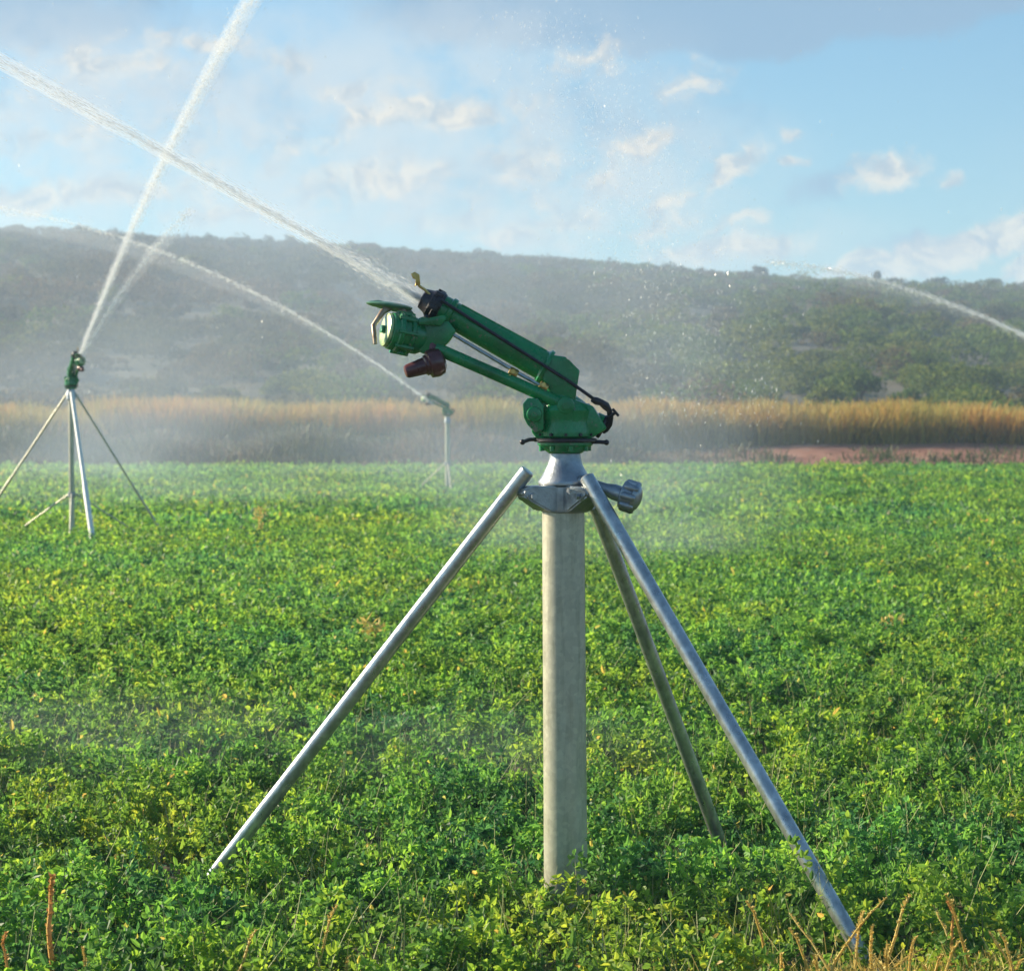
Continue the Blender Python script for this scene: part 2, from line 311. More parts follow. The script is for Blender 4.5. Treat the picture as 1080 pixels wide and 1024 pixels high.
def hill_h(X, Y):
    D = Y + 7.5; px = 540 + (X - CX) / np.maximum(D, 60) * F * 1.0
    ridge = (430 - np.interp(px, RIDGE_PX, RIDGE_PY)) / F * D1 + 1.78 - 1.2
    s = np.clip((D - D0) / (D1 - D0), 0, 1); p = s ** 1.12 * (1 - .12 * s) / .88
    back = np.clip((D - D1) / 300, 0, 1)
    h = ridge * p * (1 - .8 * back * back)
    return h + 1.3 * fnoise(X, Y, 70, 3) * np.clip(s * 4, 0, 1) * (1 - .7 * np.clip((s - .8) * 5, 0, 1)) - .25
hx = np.linspace(-420, 420, 240); hy = np.concatenate([np.linspace(69.5, 420, 170), np.linspace(424, 780, 20)])
hl = grid_mesh('hill', hx, hy, hill_h, M_HILL); tag(hl, kind='structure')
rs = grid_mesh('red_soil_path', np.linspace(-30, 60, 90), np.linspace(52.9, 58.6, 10), lambda X, Y: .03 + (Y - 52.9)/5.7*(.22 + .48*np.clip((X - 1)/7, 0, 1)) + .04*fnoise(X, Y, 4, 9), M_RSOIL); tag(rs, kind='structure')

# ------------------------------------------------------------------ leaf scattering
def leaf_quads(P, n, length, width, near=False, fold=.3, upbias=1.1):
    """P (N,3) leaf bases; returns V, faces"""
    N_ = len(P)
    az = RNG.uniform(0, 2*pi, N_); tilt = np.clip(RNG.normal(.25, .65, N_), -1.2, 1.4)
    d = np.stack([np.cos(az)*np.cos(tilt), np.sin(az)*np.cos(tilt), np.sin(tilt)], 1)
    nr = RNG.normal(0, upbias, (N_, 3)); nr[:, 2] += 1
    s = np.cross(d, nr); s /= np.linalg.norm(s, axis=1)[:, None] + 1e-6; nn = np.cross(s, d)
    Lh = (length * np.exp(RNG.normal(0, .28, N_)))[:, None]; W = (width * RNG.uniform(.7, 1.2, N_))[:, None] / 2
    if near:
        pts = [P, P + d*Lh*.28 - s*W*.9 + nn*W*fold, P + d*Lh*.68 - s*W*.85 + nn*W*fold, P + d*Lh - nn*W*.2,
               P + d*Lh*.68 + s*W*.85 + nn*W*fold, P + d*Lh*.28 + s*W*.9 + nn*W*fold]
        V = np.stack(pts, 1).reshape(-1, 3); b = (np.arange(N_)*6)[:, None]
        return V, np.concatenate([b + np.array([0, 3, 2, 1]), b + np.array([0, 5, 4, 3])])
    V = np.stack([P, P + d*Lh*.5 - s*W + nn*W*fold, P + d*Lh, P + d*Lh*.5 + s*W + nn*W*fold], 1).reshape(-1, 3); b = (np.arange(N_)*4)[:, None]
    return V, b + np.array([0, 1, 2, 3])
FOOT_L = at(207, 948, 7.70); FOOT_R = at(925, 1040, 6.58); FOOT_B = at(766, 912, 8.36)
FOOT_L.z = FOOT_R.z = FOOT_B.z = 0
def crop_h(x, y):
    h = .160 + .055 * fnoise(x, y, 1.5, 21) + .085 * fnoise(x, y, .40, 22, 2) + .02*fnoise(x, y, 9, 23)
    for (fx, fy, r, k) in ((FOOT_L.x, FOOT_L.y, .25, .22), (FOOT_R.x-.03, FOOT_R.y-.10, .17, .93), (FOOT_R.x*.75, FOOT_R.y*.75-.10, .13, -.9), (FOOT_R.x*.86, FOOT_R.y*.86-.10, .10, -1.25), (.03, -.15, .12, -.65), (FOOT_B.x, FOOT_B.y-.1, .25, .45)):
        h = h * (1 - k * np.exp(-((x-fx)**2 + (y-fy)**2) / r**2))
    return np.maximum(h, .04)
def crop_band(Da, Db, plants, per, length, width, near, spread):
    A = lambda D: .27*D*D + 2.0*D
    n = int((A(Db) - A(Da)) * plants); a = RNG.uniform(A(Da), A(Db), n); D = (-2.0 + np.sqrt(4 + 4*.27*a)) / (.54)
    x = CX + RNG.uniform(-1, 1, n) * (.27*D + 1.0); y = D - 7.5
    keep = ~((x**2 + y**2) < .09**2) & (RNG.random(n) < np.clip(.85 + .5*fnoise(x, y, .7, 24, 2), .2, 1)); x, y = x[keep], y[keep]; n = len(x)
    h = crop_h(x, y) * RNG.uniform(.55, 1.25, n) * np.where(RNG.random(n) < .07, 1.35, 1)
    lean = RNG.normal(0, .22, (n, 2))
    u = RNG.beta(1.6, 1.0, (n, per)); ox, oy = RNG.normal(0, spread, (2, n, per)) * (1.15 - .45*u); dome = np.exp(-(ox**2 + oy**2)/(2*(1.7*spread)**2))
    hh = h[:, None] * u * (.45 + .55*dome)
    P = np.stack([x[:, None] + lean[:, :1]*hh + ox, y[:, None] + lean[:, 1:]*hh + oy, hh], 2).reshape(-1, 3)
    P[:, 2] = np.maximum(P[:, 2], .01)
    tone = np.repeat(RNG.random(n), per) + RNG.normal(0, .13, n*per)
    if near:     # three leaflets from one point
        P = np.repeat(P, 3, axis=0) + RNG.normal(0, .003, (len(P)*3, 3)); tone = np.repeat(tone, 3)
    V, f = leaf_quads(P, None, length, width, near)
    tone = np.where(RNG.random(len(P)) < .012, 1, np.clip(tone, 0, .93)); tone = np.tile(tone, 2) if near else tone
    return V, f, tone
Vs, Fq, Ts, off = [], [], [], 0
for (Da, Db, pl, per, ln, wd, near, sp) in ((5.9, 10, 185, 20, .0265, .018, True, .033), (10, 17, 120, 19, .034, .023, True, .045),
                                            (17, 30, 80, 24, .052, .035, False, .075), (30, 60.2, 32, 22, .09, .062, False, .13)):
    V, f, t_ = crop_band(Da, Db, pl, per, ln, wd, near, sp); Vs.append(V); Fq.append(f + off); Ts.append(t_); off += len(V)
crop = np_mesh('crop_plants', np.concatenate(Vs), Fq, M_CROP)
tt = np.concatenate(Ts); at_ = crop.data.attributes.new('tone', 'FLOAT', 'FACE'); print('crop faces', len(tt), len(crop.data.polygons)); at_.data.foreach_set('value', tt.astype(np.float32))
tag(crop, 'low leafy green crop covering the whole field, flecked with yellow leaves', 'crop', kind='stuff')
# blades: brush of tall dry grass behind the field
def blades(xy, z0, h, wdt, lean, m, name, curve=.25):
    n = len(xy); az = RNG.uniform(0, 2*pi, n); s = np.stack([np.cos(az), np.sin(az), 0*az], 1) * (wdt * RNG.uniform(.6, 1.3, n))[:, None]
    ln = RNG.normal(0, lean, (n, 2)); b = np.stack([xy[:, 0], xy[:, 1], z0], 1); H = h[:, None]
    l3 = np.concatenate([ln, np.zeros((n, 1))], 1); up = np.array([0, 0, 1.0])
    m1 = b + (up*.5 + l3*.35)*H; t = b + (up*1 + l3)*H
    V = np.stack([b - s*.5, b + s*.5, m1 + s*.5, m1 - s*.5, t + s*.25, t - s*.25], 1).reshape(-1, 3); o = (np.arange(n)*6)[:, None]
    return np_mesh(name, V, [np.concatenate([o + np.array([0, 1, 2, 3]), o + np.array([3, 2, 4, 5])])], m)
n = 9000; Dg = RNG.uniform(5.95, 13, n); xg = CX + RNG.uniform(-1, 1, n) * (.27*Dg + .8); k_ = (xg**2 + (Dg-7.5)**2) > .012; xg, Dg = xg[k_], Dg[k_]; n = len(xg)
o = blades(np.stack([xg, Dg-7.5], 1), np.zeros(n), crop_h(xg, Dg-7.5) * RNG.uniform(.8, 1.45, n), .0035, .3, M_STEM, 'crop_stems')
tag(o, 'thin pale stems standing among the crop leaves', 'crop stems', kind='stuff')
n = 90000; Dg = RNG.uniform(65.5, 72, n); xg = CX + RNG.uniform(-1, 1, n) * (.27*Dg + 2)
top = 1.88 + .17*fnoise(xg, Dg*0, 6, 31) + .17*fnoise(xg, Dg, 1.5, 32) + .12*fnoise(xg, Dg*0, .7, 33) + .16*fnoise(xg, Dg*0, 2.6, 34) - np.clip((xg - 6) / 14, 0, 1) * .22
o = blades(np.stack([xg, Dg-7.5], 1), np.zeros(n), top * RNG.uniform(.6, 1.06, n), .03, .22, M_GRASS, 'tall_grass')
tag(o, 'band of tall tan dry grass along the far edge of the field', 'tall grass', kind='stuff')
n = 42000; Dg = RNG.uniform(60.6, 65.9, n); xg = CX + RNG.uniform(-1, 1, n) * (.27*Dg + 2)
top = 1.05 + .35*fnoise(xg, Dg*0, 4, 41) + .2*fnoise(xg, Dg, 1.1, 42); kp = (Dg > 65.6) | (RNG.random(n) > np.clip((xg - 2)/5, 0, .8) * (1 - .5*(fnoise(xg, Dg, 3, 44) > .5))); Dg, xg, top = Dg[kp], xg[kp], top[kp] ; n = len(xg)
o = blades(np.stack([xg, Dg-7.5], 1), np.zeros(n), np.maximum(top, .22) * RNG.uniform(.5, 1.05, n) * np.where((xg > 2) & (Dg < 65.6), .5, 1) * np.clip((Dg - 60)/2.5, .35, 1), .05, .3, M_UNDER, 'low_brush')
tag(o, 'dark low brush at the foot of the tall dry grass', 'brush', kind='stuff')

# ------------------------------------------------------------------ scrub on the hill
def bush_points(cx, cy, cz, r, hgt, n, lumps=5):
    """leaf clump centres on a lumpy crown for each of the bushes"""
    B = len(cx); la = RNG.uniform(0, 2*pi, (B, lumps)); lr = RNG.uniform(0, .55, (B, lumps)); lz = RNG.uniform(.3, .75, (B, lumps)); ls = RNG.uniform(.38, .62, (B, lumps))
    k = RNG.integers(0, lumps, (B, n)); bi = np.arange(B)[:, None]
    d = RNG.normal(0, 1, (B, n, 3)); d /= np.linalg.norm(d, axis=2)[..., None]; d[..., 2] = np.where(d[..., 2] < -.4, -d[..., 2], d[..., 2])
    rad = ls[bi, k] * RNG.uniform(.72, 1.08, (B, n))
    X = cx[:, None] + r[:, None] * (lr[bi, k]*np.cos(la[bi, k]) + d[..., 0]*rad)
    Y = cy[:, None] + r[:, None] * (lr[bi, k]*np.sin(la[bi, k]) + d[..., 1]*rad)
    Z = cz[:, None] + hgt[:, None] * np.maximum(lz[bi, k] + d[..., 2]*rad*.75, .02)
    return np.stack([X, Y, Z], 2).reshape(-1, 3)
def clump_quads(P, size):
    n = len(P); a = RNG.normal(0, 1, (n, 3)); a /= np.linalg.norm(a, axis=1)[:, None]; b = np.cross(a, RNG.normal(0, 1, (n, 3))); b /= np.linalg.norm(b, axis=1)[:, None]
    s = (size * RNG.uniform(.5, 1.2, n))[:, None]
    V = np.stack([P - a*s*.5, P + b*s*.33, P + a*s*.5, P - b*s*.3], 1).reshape(-1, 3); return V, (np.arange(n)*4)[:, None] + np.array([0, 1, 2, 3])
Vs, Fq, off = [], [], 0; Vg, Fg, offg = [], [], 0
for (Da, Db, dens, nq, sz, rr) in ((84, 150, .13, 520, .24, (.7, 2.2)), (150, 260, .11, 280, .36, (.8, 2.5)), (260, 345, .12, 150, .5, (.9, 2.4)), (345, 432, .15, 120, .5, (.8, 1.9))):
    A = lambda D: .27*D*D + 4*D
    n = int((A(Db) - A(Da)) * dens); a = RNG.uniform(A(Da), A(Db), n); D = (-4 + np.sqrt(16 + 4*.27*a)) / .54
    x = CX + RNG.uniform(-1, 1, n) * (.27*D + 2); y = D - 7.5
    cl = fnoise(x, y, 45, 51); keep = RNG.random(n) < np.clip(.8 + .45*cl + (D < 150)*.2, .3, 1); x, y, D = x[keep], y[keep], D[keep]; n = len(x)
    r = RNG.uniform(*rr, n) * np.where(RNG.random(n) < .12, 1.35, 1); hg = r * RNG.uniform(.75, 1.05, n)
    green = (fnoise(x, y, 30, 52) + .6*np.clip((x - 2)/25, -.6, 1) + .5*(D < 190) + RNG.normal(0, .25, n)) > .55
    for sel, VV, FF, which in ((~green, Vs, Fq, 0), (green, Vg, Fg, 1)):
        if not sel.any(): continue
        P = bush_points(x[sel], y[sel], hill_h(x[sel], y[sel]) - .15, r[sel], hg[sel], nq); V, f = clump_quads(P, sz)
        if which == 0: VV.append(V); FF.append(f + off); off += len(V)
        else: VV.append(V); FF.append(f + offg); offg += len(V)
tag(np_mesh('hillside_scrub', np.concatenate(Vs), Fq, M_SCRUB), 'brownish dry scrub covering the long hillside', 'scrub', kind='stuff')
tag(np_mesh('green_hillside_bushes', np.concatenate(Vg), Fg, M_SHRUB), 'green bushes merging over the lower hillside', 'bushes', kind='stuff')
def shrub(px, D, r, hg, label, group, nq=1800, sz=.22, mat=None):
    x = CX + (px-540)/F*D; y = D - 7.5; z = float(hill_h(np.array([x]), np.array([y]))[0])
    root = empty('shrub', (x, y, z)); tag(root, label, 'shrub', group)
    P = bush_points(np.zeros(1), np.zeros(1), np.full(1, hg*.12), np.full(1, r), np.full(1, hg*.9), nq, 8)
    V, f = clump_quads(P, sz); np_mesh('crown', V, [f], mat or M_SHRUB, root)
    mb = MB()
    for k in range(4):
        a = k*1.57 + random.random(); mb.tube([(0, 0, -.3), (cos(a)*r*.12, sin(a)*r*.12, hg*.25), (cos(a)*r*.4, sin(a)*r*.4, hg*.62)], .1, 6, [.12*r*.5, .08*r*.5, .03*r*.5])
    mb.build('trunk', M_BARK, root); return root
for px, D, r, hg, lb in ((865, 100, 1.6, 1.5, 'green round shrub low on the hillside, left one of the pair above the tan grass'), (905, 112, 2.0, 1.7, 'broad green shrub low on the hillside, right one of the pair above the tan grass'),
                         (960, 135, 2.0, 1.8, 'yellowish green shrub low on the hillside below the right-hand water jet'), (1030, 120, 2.4, 1.9, 'widest green shrub low on the hillside near the right edge'),
                         (790, 128, 1.8, 1.6, 'dark green shrub low on the hillside right of the green spray gun')):
    shrub(px, D, r, hg, lb, 'green shrubs low on the hillside')
for px, D, r, hg, lb in ((923, 418, 1.1, 2.6, 'small lone dark tree on the ridge at the tip of the right-hand jet'), (988, 420, 2.2, 2.3, 'bushy dark tree on the ridge near the right edge'),
                         (800, 421, 2.0, 2.8, 'rounded dark tree on the ridge, left of the lone small tree'), (1045, 420, 2.6, 2.6, 'low wide tree on the ridge beneath the right-hand cloud')):
    shrub(px, D, r, hg, lb, 'trees on the ridge', 420, .6, M_SCRUB)

# ------------------------------------------------------------------ the spray gun (all built round its swivel axis, z up, barrel to -x)
GZ = at(596, 475, 7.5).z
def G(px, py, w=0): return Vector(((px - 596) / 300, w, (475 - py) / 300 + GZ))
def g2(pts): return [((x - 596) / 300, (475 - y) / 300 + GZ) for x, y in pts]
def along(a, b, t): return a + (b - a) * t
def build_gun(root):
    parts = []
    def add(mb, name, m, par=None):
        o = mb.build(name, m, par or root)
        if par is None: parts.append(o)
        return o
    # swivel: lower flange, bearing body, side lug
    mb = MB(); c = G(596, 478); mb.lathe(c, c + Vector((0, 0, 1)), [(0, .058), (.006, .066), (.022, .088), (.030, .098), (.038, .098)], 32)
    for k in range(8):
        a = k*pi/4 + .2; p = c + Vector((cos(a)*.085, sin(a)*.085, .008)); mb.cyl(p, p + Vector((0, 0, .03)), .009, seg=6)
    add(mb, 'flange', M_GREEN)
    mb = MB(); c = G(596, 466); mb.lathe(c, c + Vector((0, 0, 1)), [(0, .108), (.003, .112), (.010, .112), (.013, .108)], 36); rg = add(mb, 'stop_ring', M_BLACK)
    for s, pts in ((1, [(566, 463, .03), (558, 463.5, .04), (551, 466, .045)]), (-1, [(622, 466, .03), (632, 466, .03), (639, 466.5, .03)])):
        mb = MB(); mb.tube([G(p[0]-4*0, p[1], -p[2]) for p in ((pts[0][0]+8, pts[0][1], pts[0][2]), *pts)], .007, 8); mb.ball(G(*pts[-1][:2], -pts[-1][2]), .010); add(mb, 'stop_arm', M_BLACK, rg)
    mb = MB(); c = G(596, 463); mb.lathe(c, c + Vector((0, 0, 1)), [(0, .085), (.01, .098), (.03, .100), (.055, .092), (.075, .095), (.10, .10), (.125, .085)], 32)
    mb.prism(g2([(560, 455), (566, 424), (590, 415), (625, 428), (640, 452), (622, 463), (566, 463)]), -.055, .055, .012)
    body = add(mb, 'swivel_body', M_GREEN)
    for k in range(5):
        mb = MB(); aa = R(-90 + (k-2)*30); p = c + Vector((cos(aa)*.098, sin(aa)*.098, .016)); mb.cyl(p, p + Vector((cos(aa), sin(aa), 0))*.010, .006, seg=6); add(mb, 'bolt', M_BLACK, body)
    mb = MB(); mb.prism(g2([(551, 426), (556, 420), (567, 420), (573, 428), (573, 453), (564, 456), (556, 448), (552, 440)]), -.09, -.055, .006)
    mb.cyl(G(563, 437, -.085), G(563, 437, -.105), .028, .026, 20, .004); mb.cyl(G(563, 437, -.105), G(563, 437, -.115), .01, seg=6); add(mb, 'brake_bracket', M_GREEN)
    # elbow: comes up from the body and bends into the barrel
    d = Vector((-cos(R(29)), 0, sin(R(29)))); nrm = Vector((sin(R(29)), 0, cos(R(29))))
    e0 = G(600, 440); b_end = G(586, 390)
    mb = MB(); pts = [G(601, 448), G(604, 430), G(603, 413), G(595, 398), G(582, 388), G(570, 381.5)]
    mb.tube([G(594, 448), G(594, 434), G(592, 418), G(588, 404), G(580, 394), G(572, 388)], .05, 28, [.07, .06, .052, .05, .05, .05]); mb.prism(g2([(584, 375), (597, 377), (598, 381), (611, 391), (608, 409), (606, 424), (588, 428), (572, 400), (576, 380)]), -.052, .052, .006)
    add(mb, 'elbow', M_GREEN)
    # barrel with flange and ribs
    a = G(577, 388); b = along(a, G(462, 324), 1.0); L = (b - a).length; ax = (b - a).normalized()
    mb = MB(); mb.lathe(a, b, [(0, .062), (.012, .064), (.02, .053), (.05, .053), (L*.6, .050), (L-.06, .048), (L-.055, .055), (L-.04, .056), (L-.036, .050), (L, .049)], 36)
    up = Vector((0, 1, 0)).cross(ax) * -1
    up = nrm
    for s in (-1, 1):    # cast ribs along the barrel
        q0, q1 = a + ax*.03 + up*.049, a + ax*(L-.07) + up*.045
        mb.tube([q0 + Vector((0, s*.018, 0)), q1 + Vector((0, s*.018, 0))], .004, 6)
    barrel = add(mb, 'barrel', M_GREEN)
    mb = MB(); p = b; mb.lathe(p, p + ax, [(-.012, .052), (0, .056), (.012, .056), (.016, .050), (.03, .050), (.036, .044), (.062, .036), (.066, .026), (.05, .02)], 28)
    for k in range(6):
        t = k*pi/3 + .3; o_ = (up*cos(t) + Vector((0, 1, 0))*sin(t)); mb.box(p + ax*.012 + o_*.052, (.03, .016, .018), Matrix.Rotation(R(29), 4, 'Y') @ Matrix.Rotation(0, 4, 'X'))
    nz = add(mb, 'nozzle', M_BLACK, barrel)
    mb = MB(); mb.tube([G(456, 314, -.03), G(449, 307, -.03), G(443, 303, -.03), G(440, 298, -.03), G(441, 293, -.03)], .005, 8); mb.prism(g2([(434, 290), (438, 288), (443, 291), (444, 301), (438, 303), (440, 296), (436, 295)]), -.036, -.024, .002); add(mb, 'trip_hook', M_BRASS, barrel)
    mb = MB(); mb.tube([G(466, 318, -.060), G(540, 365, -.062), G(600, 403, -.07), G(627, 422, -.055)], .006, 8); add(mb, 'control_rod', M_BLACK)
    # thin adjuster rod below the barrel with its brass ends
    mb = MB(); mb.tube([G(472, 350, -.05), G(541, 391, -.055), G(577, 411, -.055)], .0065, 8); mb.tube([G(541, 397, -.055), G(574, 415, -.055)], .004, 8); rod = add(mb, 'adjuster_rod', M_GALV)
    for (x, y, r_) in ((541, 394, .018), (573, 408, .015)):
        q = G(x, y, -.056); mb = MB(); mb.cyl(q - ax*.016, q + ax*.016, r_, seg=10, bev=.003); mb.cyl(q + Vector((0, -.004, .004)), q + Vector((0, -.026, .006)), .009, seg=6); add(mb, 'brass_fitting', M_BRASS, rod)
    # drive arm
    mb = MB(); mb.tube([G(590, 425, -.062), G(520, 394, -.07), G(460, 368, -.075)], .022, 20); mb.cyl(G(596, 428, -.1), G(596, 428, .1), .03, seg=20, bev=.004); mb.cyl(G(596, 428, -.1), G(596, 428, -.115), .012, seg=6)
    arm = add(mb, 'drive_arm', M_GREEN)
    mb = MB()       # head casting that carries the deflector: bracket, tray, wide ribbed drum
    mb.prism(g2([(438, 340), (446, 335), (474, 340), (482, 350), (474, 362), (462, 372), (446, 374), (436, 366)]), -.085, -.02, .010)
    mb.prism(g2([(443, 339), (470, 334), (472, 338), (466, 345), (443, 344)]), -.105, -.075, .004)
    mb.lathe(G(447, 357, -.035), G(404, 348, -.09), [(0, .05), (.02, .062), (.045, .064), (.05, .070), (.062, .070), (.066, .063), (.085, .063), (.09, .072), (.104, .073), (.108, .066), (.125, .064), (.13, .058)], 32)
    for k in range(8):
        aa = k*pi/4; q = Vector((0, 1, 0)); axd = (G(404, 348, -.09) - G(447, 357, -.035)).normalized(); u1 = axd.orthogonal().normalized(); u2 = axd.cross(u1); c0 = G(447, 357, -.035) + (u1*cos(aa) + u2*sin(aa))*.068
        mb.cyl(c0 + axd*.045, c0 + axd*.112, .008, seg=8)
    head = add(mb, 'drive_head', M_GREEN)
    p1 = G(447, 357, -.035); axd = (G(404, 348, -.09) - p1).normalized()
    mb = MB(); mb.lathe(p1, p1 + axd, [(.128, .056), (.134, .060), (.142, .058), (.146, .048), (.146, .012)], 32); add(mb, 'end_cap', M_SUNCAP, head)
    mb = MB(); mb.box(p1 + axd*.152, (.026, .026, .012), axd.to_track_quat('Z', 'Y').to_matrix().to_4x4()); add(mb, 'cap_boss', M_GREEN, head)
    mb = MB(); mb.tube([G(398, 364, -.11), G(396, 345, -.10), G(405, 330, -.06), G(412, 324, -.03)], .013, 10, [.007, .009, .011, .016]); mb.tube([G(430, 338, -.06), G(424, 326, -.03)], .012, 10); add(mb, 'deflector_bracket', M_TAN, head)
    mb = MB(); mb.ball(G(411, 323, -.01), (.083, .062, .013), Matrix.Rotation(R(7), 4, 'Y'), 28, 12); mb.prism(g2([(390, 318), (400, 317), (432, 325), (437, 331), (428, 332), (398, 325)]), -.012, .012, .003); add(mb, 'deflector_spoon', M_SPENT, head)
    mb = MB(); cw0, cw1 = G(466, 381, -.075), G(426, 394, -.105); mb.lathe(cw0, cw1, [(-.01, .03), (0, .046), (.02, .052), (.045, .048), (.05, .036), (.058, .036), (.062, .030), (.125, .024), (.132, .020), (.134, .012)], 28)
    mb.tube([G(456, 362, -.06), G(459, 372, -.07), G(460, 382, -.075)], .024, 14); add(mb, 'counterweight', M_MAROON, arm)
    # rear tube with the black clamp and its wing screw
    mb = MB(); r0, r1 = G(588, 428), G(634, 449.5); Lr = (r1 - r0).length; mb.lathe(r0, r1, [(0, .066), (Lr*.4, .056), (Lr-.03, .037), (Lr-.025, .041), (Lr-.004, .041), (Lr, .036)], 28); mb.box(G(606, 437, -.06), (.03, .016, .03)); mb.cyl(G(600, 431, -.05), G(600, 431, -.078), .011, seg=6); add(mb, 'rear_tube', M_GREEN)
    mb = MB(); mb.tube([G(623, 421, -.05), G(628, 423, -.05), G(633, 424.5, -.045), (G(638, 428, -.04)), G(642, 433, -.03), G(643.5, 440, -.02), G(642, 447, -.01), G(638, 453, 0), G(635, 456, 0)], .01, 12, [.009, .014, .012, .015, .010, .011, .013, .013, .008]); mb.lathe(G(633, 449), G(641, 452.7), [(0, .038), (.003, .043), (.012, .043), (.015, .038)], 28)
    clamp = add(mb, 'rear_clamp', M_BLACK)
    mb = MB(); mb.cyl(G(642, 440, -.03), G(649, 434.5, -.04), .006, seg=10); mb.box(G(648.5, 435, -.04), (.010, .012, .034), Matrix.Rotation(R(-40), 4, 'Y')); add(mb, 'wing_screw', M_BLACK, clamp)
    return parts
LEGW = .0275
def leg_part(root, top, foot, r, m=M_GALV, r_tip=None):
    top, foot = Vector(top), Vector(foot); dn = (foot - top).normalized(); L = (foot - top).length
    mb = MB(); mb.lathe(top, foot, [(-.004, r*.82), (0, r), (L*.5, r), (L, r_tip or r)], 24); lg = mb.build('leg', m, root)
    mb = MB(); mb.lathe(Vector((foot.x, foot.y, .0)), Vector((foot.x, foot.y, 1)), [(-.01, r*1.9), (.012, r*1.9), (.016, r*1.2), (.03, r*1.1)], 16); mb.build('foot_plate', m, lg); return lg
rt = empty('irrigation_sprinkler'); rt.location = (0, 0, 0)
tag(rt, 'large green spray gun on a galvanised steel tripod, nearest the camera', 'sprinkler', 'irrigation spray guns standing in the field')
mb = MB(); mb.lathe((.004, 0, 0), at(594, 530, 7.5), [(0, .11), (.014, .11), (.016, .0775), (.4, .0765), (1.42, .0745)], 48); mb.build('standpipe', M_GALVD, rt)
# head casting of the tripod: flared cone, saddle ring with lugs
def hz(py): return at(596, py, 7.5).z
mb = MB(); mb.lathe((0, 0, hz(512)), (0, 0, 9), [(0, .088), (.004, .094), (.013, .095), (.022, .090), (.045, .076), (.072, .062), (.096, .055), (.112, .054), (.116, .050)], 40)
mb.lathe((0, 0, hz(540)), (0, 0, 9), [(0, .079), (.004, .086), (.03, .088), (.09, .086), (.094, .08)], 40)
LT_L, LT_R, LT_B = at(556, 497, 7.42), at(619, 504, 7.39), at(628, 532, 7.60)
head = mb.build('tripod_head', M_CAST, rt)
for tp, nm in ((LT_L, 1), (LT_R, 2), (LT_B, 3)):
    dr = Vector((tp.x, tp.y, 0)); dist = dr.length; dr.normalize(); sd_ = Vector((-dr.y, dr.x, 0)); zt, zb = hz(510), hz(540)
    mb = MB(); t = bmesh.new(); R0, R1 = .05, dist + .03; ring = []
    for (rr, hw, za, zb_) in ((R0, .055, zb+.004, zt-.004), (R0+.045, .054, zb+.006, zt - .005), (R1-.02, .034, zb+.045, zt-.006), (R1, .022, zb+.06, zt-.02)):
        ring.append([t.verts.new(dr*rr + sd_*s*hw + Vector((0, 0, z))) for s, z in ((-1, za), (1, za), (1, zb_), (-1, zb_))])
    for p, q in zip(ring, ring[1:]):
        for i in range(4): t.faces.new((p[i], p[(i+1) % 4], q[(i+1) % 4], q[i]))
    t.faces.new(ring[0]); t.faces.new(ring[-1][::-1]); bmesh.ops.bevel(t, geom=t.edges[:], offset=.006, segments=2, affect='EDGES'); mb._join(t)
    q = dr*(dist) + Vector((0, 0, (zt+zb)/2 + .01)); mb.cyl(q - sd_*.048, q + sd_*.048, .011, seg=6); mb.cyl(q - sd_*.034, q + sd_*.034, .018, seg=16)
    mb.build('lug', M_CAST, head)
for tp, ft, r in ((LT_L, FOOT_L, .0265), (LT_R, FOOT_R, .0265), (LT_B, FOOT_B, .0265)): leg_part(rt, tp, ft, r)
k0, k1 = at(633, 514, 7.42), at(660, 523, 7.40); kx = (k1 - k0).normalized()
mb = MB(); mb.lathe(k0 - kx*.08, k1, [(0, .02), (.05, .02), (.10, .021), (.13, .028), (.155, .028)], 20); ks = mb.build('clamp_screw', M_CAST, head)
mb = MB(); c = at(664, 523.5, 7.40); mb.lathe(c - kx*.034, c, [(-.004, .024), (0, .030), (.006, .048), (.014, .050), (.03, .046), (.042, .046), (.048, .052), (.060, .048), (.070, .034), (.076, .016)], 24)
u1 = kx.orthogonal().normalized(); u2 = kx.cross(u1)
for k in range(8):
    a = k*pi/4; q = c + (u1*cos(a) + u2*sin(a))*.044; mb.lathe(q - kx*.024, q + kx*.03, [(0, .010), (.006, .014), (.044, .014), (.052, .009)], 10)
mb.build('knob', M_CAST, head)
gun_parts = build_gun(rt)

